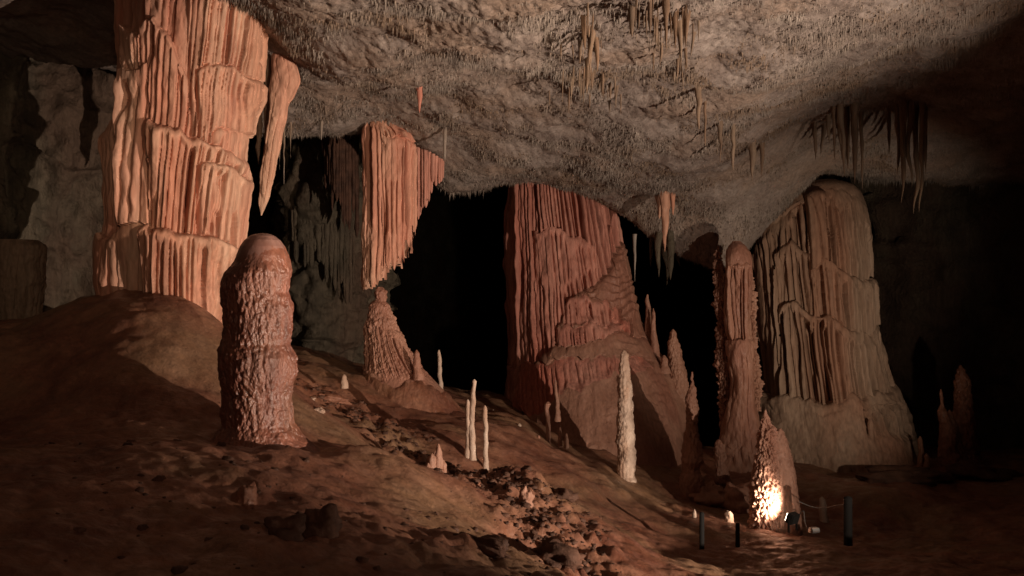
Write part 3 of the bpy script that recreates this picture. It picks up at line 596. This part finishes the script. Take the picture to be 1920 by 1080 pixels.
# --- small cone beneath the drapery
t = empty('stalagmite', at(735,712,14), 'pink flowstone cone with a knob on top under the long hanging drapery', 'stalagmite')
body('knob', [(706,538),(700,548),(703,560),(705,575)], [(716,538),(725,546),(726,560),(722,575)], 14, 1, 90, 60, (), 'pop', 1.2, t, 'apron', split=True, seed=50)
body('cone', [(700,563),(692,570),(688,600),(687,650),(684,690),(680,720),(660,790),(640,860)], [(720,563),(730,570),(745,610),(757,645),(772,668),(790,690),(805,705),(835,735),(870,780),(905,860)], 14, .9, 340, 300, [
 dict(x0=600,x1=900,name='apron',m='floor',top=[(600,690),(700,700),(750,716),(800,712),(900,760)],fw=8,amp=0,bulge=6,base=2,dec=300),
 dict(x0=600,x1=780,top=[(600,560),(780,600)],bot=[(600,600),(780,610)],fw=6,amp=3,bulge=1),
 dict(x0=600,x1=790,top=[(600,600),(700,604),(740,618),(790,650)],bot=[(600,700),(700,706),(760,715),(790,705)],fw=6.5,amp=4,bulge=5,base=1,dec=60)],
 'knob', .55, t, 'apron', split=True, seed=51, nfade=(690, 716), depth=[(560,.9),(700,.9),(860,1.25)])
stal('stalagmite', [(781,656,1),(781,662,5),(783,690,8),(785,712,10)], 13.6, 'small pink stalagmite leaning on the right flank of the drapery cone', 'stalagmite', 'apron', seed=52)

# --- stalagmites: (px,py,r) lists
stal('stalagmite', [(1170,657,2),(1171,662,6),(1171,680,9),(1172,720,12),(1173,780,15),(1174,840,17),(1175,880,18),(1175,905,16)], 13.9, 'tall pale pitted stalagmite in front of the middle column cone', 'stalagmite', 'white', 'pop', .8, nu=140, nv=220, seed=60)
stal('stalagmite', [(1298,697,1),(1298,710,4),(1298,730,7),(1296,745,8),(1298,760,11),(1297,790,12),(1298,800,10),(1297,830,16),(1298,860,19),(1296,880,17),(1297,900,21),(1297,950,24)], 14.4, 'tall pointed knobby brown stalagmite right of the middle column cone', 'stalagmite', 'apron', 'pop', 1.1, nu=140, nv=220, seed=61)
stal('stalagmite', [(823,656,1),(823,662,3.5),(825,690,3.6),(826,730,4)], 14.6, 'thin white stalagmite against the black gap left of the middle column', 'stalagmite', 'white', seed=62)
stal('stalagmite', [(889,711,1),(889,714,5),(888,722,4),(886,760,5),(884,800,6),(887,850,7),(887,862,7)], 11.5, 'tallest of three thin pale stalagmites in the middle of the floor', 'stalagmite', 'white', seed=63)
stal('stalagmite', [(877,749,1),(877,753,4),(878,780,4),(877,810,4.5),(877,862,4.5)], 11.5, 'left of three thin pale stalagmites in the middle of the floor', 'stalagmite', 'white', seed=64)
stal('stalagmite', [(909,760,1),(909,764,4.5),(910,785,4.5),(911,800,4),(911,884,5)], 11.4, 'right of three thin pinkish pale stalagmites in the middle of the floor', 'stalagmite', 'white', seed=65)
stal('stalagmite', [(1027,753,2),(1027,757,7),(1026,768,4.5),(1027,790,4),(1027,832,4.5)], 14.6, 'thin brown stalagmite with a flat spreading top left of the tall pale one', 'stalagmite', 'apron', seed=66)
stal('stalagmite', [(1041,712,1),(1042,718,3),(1043,740,4),(1046,790,5)], 15.2, 'thin stalagmite at the foot of the middle column flutes', 'stalagmite', 'apron', seed=67)
for i, (px, y0, y1, r, Y, lb) in enumerate([(1050,800,826,3,14.4,'tiny stalagmite right of the flat topped one'),(1062,812,828,3,14.3,'tinier stub farthest right of the flat topped stalagmite'),(1010,816,838,3.5,14,'tiny stub left of the flat topped stalagmite'),(998,820,838,3.5,14,'second tiny stub left of the flat topped stalagmite'),
   (974,794,808,5,14.4,'small rounded pale stub on the floor below the middle column'),(925,768,784,4,15.5,'tiny pale stub on the floor crest left of the middle column'),(1126,876,896,4,13.9,'small stub at the left foot of the tall pale stalagmite'),
   (645,702,716,5,12.6,'tiny stub on top of the rubble behind the knobby stalagmite'),(1005,828,840,2.5,13.9,'lowest tiny stub of the pair left of the flat topped stalagmite')]):
    stal('stalagmite', [(px,y0,1),(px,y0+3,r*.8),(px,(y0+y1)/2,r),(px,y1+12,r*1.2)], Y, lb, 'stalagmite', 'white' if i in (4, 5, 7) else 'apron', nu=30, nv=30, seed=70+i)
stal('stalagmite', [(1214,552,1),(1214,560,4),(1215,590,5.5),(1216,620,7),(1222,655,12),(1226,690,16)], 17.2, 'taller of twin pale spires on the right flank of the middle cone', 'stalagmite', 'apron', seed=80)
stal('stalagmite', [(1225,578,1),(1225,586,3),(1226,620,4.5),(1228,670,8)], 17, 'shorter of twin spires on the right flank of the middle cone', 'stalagmite', 'apron', seed=81)
stal('stalagmite', [(1262,617,1),(1262,623,7),(1264,645,12),(1266,680,15),(1268,700,18),(1272,760,18)], 16.8, 'fat pinkish stalagmite on the right shoulder of the middle cone', 'stalagmite', 'apron', 'pop', 1, nu=90, nv=100, seed=82)
stal('stalagmite', [(1245,666,2),(1245,672,6),(1245,700,9)], 16.6, 'small round knob stalagmite beside the fat one on the middle cone', 'stalagmite', 'apron', seed=83)
stal('stalagmite', [(1348,824,3),(1348,832,10),(1349,845,11),(1350,862,8),(1352,880,11),(1354,905,14)], 15, 'small round headed stalagmite at the foot of the slender column', 'stalagmite', 'apron', 'pop', 1, nu=70, nv=80, seed=84)
stal('stalagmite', [(1632,785,1),(1632,792,5),(1633,830,7),(1637,850,10),(1640,880,18)], 16.7, 'small slim stalagmite on the apron of the wide pillar', 'stalagmite', 'tan', seed=85)
stal('stalagmite', [(1801,684,1),(1801,692,6),(1804,715,13),(1806,760,17),(1808,800,20),(1810,850,26),(1812,890,34)], 17, 'tall dim reddish stalagmite far right in the dark', 'stalagmite', 'floor', 'pop', 1.3, nu=90, nv=120, seed=86)
stal('stalagmite', [(1764,730,1),(1764,738,3),(1766,765,5),(1774,800,12),(1780,850,20),(1782,890,26)], 16.8, 'thin curved reddish spire left of the tall dim stalagmite far right', 'stalagmite', 'floor', 'pop', 1, nu=80, nv=100, seed=87)
stal('stalagmite', [(1780,768,1),(1780,775,5),(1784,800,10),(1790,860,20)], 16.9, 'small point between the two dim stalagmites far right', 'stalagmite', 'floor', 'pop', 1, nu=60, nv=60, seed=92)
stal('stalagmite', [(1725,818,1),(1725,823,4),(1727,845,5),(1728,880,7)], 16.5, 'tiny dim stub right of the wide pillar', 'stalagmite', 'floor', seed=88)
stal('stalagmite', [(1737,850,1),(1737,855,4),(1738,890,7)], 16.3, 'second tiny dim stub right of the wide pillar', 'stalagmite', 'floor', seed=89)
stal('stalagmite', [(1302,955,1),(1302,962,4),(1302,990,5),(1303,1030,5)], 12.5, 'thin pale stalagmite left of the lamp lit cone beside a dark post', 'stalagmite', 'white', seed=90)
stal('stalagmite', [(1366,958,3),(1367,963,8),(1369,985,8),(1369,1030,8)], 12.5, 'short pale lamp lit stalagmite stump left of the bright cone', 'stalagmite', 'white', 'pop', 1, nu=60, nv=60, seed=91)
stal('stalagmite', [(1541,931,1),(1541,935,5),(1543,950,7),(1545,985,9),(1546,1000,10)], 13.3, 'smooth white blunt stalagmite right of the lamp lit cone', 'stalagmite', 'white', 'flow', .2, nu=50, nv=50, seed=93)

stal('stalagmite', [(2001,950,3),(2002,965,10),(2002,1020,16),(2002,1150,20)], 8.04, 'unseen shadow casting stalagmite beside the right hand lamp just past the picture edge', 'stalagmite', 'floor', seed=94)  # outside the view, placed for the dark wedge it throws over the central slope
# --- cone lit by the lamp
t = empty('stalagmite', at(1452,990,12.5), 'rough stalagmite cone lit brilliant white at its foot by the lamp', 'stalagmite')
body('spire', [(1434,768),(1430,776),(1426,800),(1420,840),(1412,880),(1408,960),(1404,1020)], [(1437,768),(1442,782),(1450,800),(1456,830),(1462,880),(1466,960),(1466,1020)], 12.5, .9, 180, 220, (), 'knob', 1.1, t, 'apron', split=True, seed=95)
body('cone', [(1460,803),(1450,815),(1440,850),(1432,900),(1428,1020)], [(1466,803),(1474,818),(1482,845),(1490,880),(1497,930),(1502,975),(1504,1020)], 12.62, .9, 180, 200, (), 'pop', .8, t, 'apron', split=True, seed=96)

# --- gnarled stump in the middle foreground
t = empty('stalagmite', at(820,905,9.5), 'gnarled low brown stump with several points in the middle foreground', 'stalagmite')
for i, (px, y0, r, Y) in enumerate([(822,832,9,9.5),(810,850,9,9.45),(803,868,8,9.4),(832,862,7,9.55),(816,845,8,9.65)]):
    L = [(px-1,y0),(px-r*.7,y0+8),(px-r,y0+35),(px-r*1.5,925)]; R = [(px+1,y0),(px+r*.7,y0+8),(px+r,y0+35),(px+r*1.6,925)]
    body('point', L, R, Y, 1, 60, 80, (), 'pop', 1, t, 'apron', split=True, seed=97+i)

# ------------------------------------------------------------------ rubble and loose pieces
def rockmesh(r, seed, sx=1, sy=1, sz=.7, n=12, mm=8):
    a = np.linspace(0, 2*np.pi, n, endpoint=False)[None]; b = np.linspace(.001, np.pi-.001, mm)[:, None]
    d = np.stack([np.sin(b)*np.cos(a), np.sin(b)*np.sin(a), np.cos(b)+0*a], -1)
    k = 1+.45*vn(d[..., 0]*1.4+seed, d[..., 1]*1.4, d[..., 2]*1.4, 2)+.2*vn(d[..., 0]*4+seed, d[..., 1]*4, d[..., 2]*4, 3)
    return (d*k[..., None]*r*np.array([sx, sy, sz])).reshape(-1, 3), grid_quads(mm, n, True)
protos = [rockmesh(1, i*7.3, n=8, mm=6) for i in range(12)]
Vs, Qs, off = [], [], 0
for i in range(2200):
    if i < 1900:
        k = rng.random()*(len(bandA)-1); j = int(k); p = bandA[j]*(1-k+j)+bandA[min(j+1, len(bandA)-1)]*(k-j)
        x, y = p[0]+rng.normal(0, .28), p[1]+rng.normal(0, .3)
    else:
        y = 4.2+3*rng.random(); x = (rng.random()-.5)*y*1.0
    r = .010+.034*rng.random()**3
    v, q = protos[i % 12]; c, s_ = math.cos(i), math.sin(i)
    v = v@np.array([[c, s_, 0], [-s_, c, 0], [0, 0, 1]])*r*np.array([1, 1, .9])+np.array([x, y, 0]); v[:, 2] += float(floor_z(np.array([x]), np.array([y]))[0])+r*.25 if False else 0
    Vs.append(v); Qs.append(q+off); off += len(v)
V = np.concatenate(Vs); nV = len(protos[0][0]); cen = V.reshape(-1, nV, 3).mean(1); zc = floor_z(cen[:, 0], cen[:, 1])
V[:, 2] += np.repeat(zc-.002, nV)
o = mesh_np('rubble', V, np.concatenate(Qs), M['rock']); tag(o, 'dark crumbly rubble scattered in a band across the clay floor', 'rubble', kind='stuff')
loose = [(622,722,12.3,.10,2.6,.8,.5,'floor','long pale broken slab lying on the rubble behind the knobby stalagmite',.5),
 (598,768,9.8,.045,1.5,1,.7,'white','small pale stone on the clay right of the knobby stalagmite',0),
 (582,757,10.3,.04,1.4,1,.6,'white','second smaller pale stone on the clay right of the knobby stalagmite',0),
 (1005,985,7.6,.06,1.6,1,.8,'apron','pale lump among the rubble in the lower middle',.4),
 (985,935,8.6,.07,1,1,1.5,'apron','upright knobby lump in the lower middle rubble',.2),
 (905,1050,5.9,.07,2.8,1,.7,'rock','long reddish rock lying at the bottom of the slope',-.5),
 (1045,1010,7.3,.13,1.2,1,.8,'rock','dark rough boulder below the rubble band',.2),
 (460,960,5.6,.07,.9,1,1.3,'floor','dark jagged boulder in the shaded lower left foreground',.2),
 (600,1030,5.1,.09,1,1,1.2,'rock','dark knobby boulder at the bottom left of centre',0),
 (535,1055,4.9,.08,1.2,1,1,'rock','small dark boulder at the bottom edge left of centre',0),
 (1060,925,9.3,.08,1.3,1,.9,'rock','dark rough stone at the right end of the rubble band',0),
 (1395,900,14,.28,1.2,1,1,'apron','rounded flowstone boulder below the slender column',0),
 (1335,905,14.2,.24,1.3,1,.8,'apron','pitted flowstone boulder between the knobby stalagmite and slender column',0),
 (1700,900,15.2,.3,2.2,1,.5,'rock','dim rock ledge at the right foot of the wide pillar',0),
 (1850,890,15.6,.3,2.0,1,.5,'rock','dim rock ledge at the far right floor',.1)]
for i, (px, py, Y, r, sx, sy, sz, m, lb, rz) in enumerate(loose):
    v, q = rockmesh(r, i*3.9+1, sx, sy, sz, 36, 24)
    v = v*(1+.10*fbm(v[:, :1]/r*3+i, v[:, 1:2]/r*3, v[:, 2:]/r*3, 3, 4))
    o = mesh_np('rock', v, q, M[m]); p = at(px, py, Y); z = float(floor_z(np.array([p.x]), np.array([Y]))[0])
    o.location = (p.x, Y, z+r*sz*.35); o.rotation_euler = (0, .15 if rz else 0, rz); tag(o, lb, 'rock')

# ------------------------------------------------------------------ lamp, posts, cable
def box(name, sx, sy, sz, m, parent, loc=(0, 0, 0), rot=(0, 0, 0), bev=.012):
    import bmesh
    bm = bmesh.new(); bmesh.ops.create_cube(bm, size=1)
    for v in bm.verts: v.co = Vector((v.co.x*sx, v.co.y*sy, v.co.z*sz))
    bmesh.ops.bevel(bm, geom=bm.edges[:], offset=bev, segments=2, affect='EDGES')
    me = bpy.data.meshes.new(name); bm.to_mesh(me); bm.free(); me.materials.append(m)
    o = bpy.data.objects.new(name, me); C.objects.link(o); o.parent = parent; o.location = loc; o.rotation_euler = rot; return o
lp = at(1480, 968, 12.05)
t = empty('floodlight', lp, 'black floodlight standing close to the foot of the bright lit cone', 'lamp')
tgt = at(1430, 938, 12.35); aim = (tgt-lp).to_track_quat('-Z', 'Y').to_euler(); mat_aim = aim.to_matrix()
box('housing', .16, .13, .10, M['black'], t, mat_aim@Vector((0, 0, .05)), aim)
box('lens', .13, .10, .006, plain('lamp_glass', (.9, .85, .75), .2, emit=(1, .85, .65, 12)), t, mat_aim@Vector((0, 0, -.004)), aim, .002)
for s_ in (-1, 1): box('bracket', .012, .03, .17, M['black'], t, Vector((0, 0, -.08))+mat_aim@Vector((s_*.088, 0, .05)), (0, 0, aim.z), .003)
spot('flood_beam', lp+mat_aim@Vector((0, 0, -.02)), tgt, 130, (1.0, .80, .62), 92, .85, .02)
def post(px, y0, y1, Y, r, label):
    a, b = at(px, y0, Y), at(px, y1, Y); t = empty('fence_post', b, label, 'post')
    tube('upright', a.x, Y, b.z, a.z, r, r*.95, M['black'], t, px, 16, 60, .02, .02, 0)
    tube('footing', a.x, Y, b.z, b.z+.05, r*1.5, r*1.4, M['black'], t, px, 16, 30, .02, .02, 0)
post(1316, 960, 1050, 10.9, .03, 'short dark post beside the thin pale stalagmite')
post(1383, 980, 1050, 11.2, .026, 'short dark post right of the lamp lit stump')
post(1590, 930, 1060, 11.4, .052, 'thick dark post in front of the floor right of the white blunt stalagmite')
def cable(name, pts, r, m, label):
    cu = bpy.data.curves.new(name, 'CURVE'); cu.dimensions = '3D'; sp = cu.splines.new('NURBS'); sp.points.add(len(pts)-1)
    for q_, p in zip(sp.points, pts): q_.co = (*p, 1)
    sp.use_endpoint_u = True; sp.order_u = 3; cu.bevel_depth = r; cu.bevel_resolution = 2; tmp = bpy.data.objects.new(name, cu); C.objects.link(tmp)
    dg = bpy.context.evaluated_depsgraph_get(); me = bpy.data.meshes.new_from_object(tmp.evaluated_get(dg)); bpy.data.objects.remove(tmp)
    me.materials.append(m) if not me.materials else None
    me.materials[0] = m
    o = bpy.data.objects.new(name, me); C.objects.link(o); tag(o, label, 'cable'); return o
cable('guard_cable', [at(1498, 940, 12.4), at(1520, 951, 12.4), at(1545, 953, 12.3), at(1566, 948, 11.9), at(1590, 944, 11.46)], .006, M['rope'], 'thin cable strung from the lit cone past the white stalagmite to the thick post')
cable('power_cable', [at(1492, 975, 12), at(1507, 950, 12.3), at(1508, 975, 12.3), at(1512, 990, 12.2), at(1524, 1000, 12.1)], .008, M['rope'], 'power cable looping down from the floodlight to the ground')
t = empty('junction_box', at(1526, 998, 12.1), 'small white box on the ground right of the floodlight', 'box')
box('case', .13, .08, .05, M['paint'], t, (0, 0, .02), (0, 0, .3), .008)
box('lid', .12, .07, .012, M['paint'], t, (0, 0, .052), (0, 0, .3), .004)
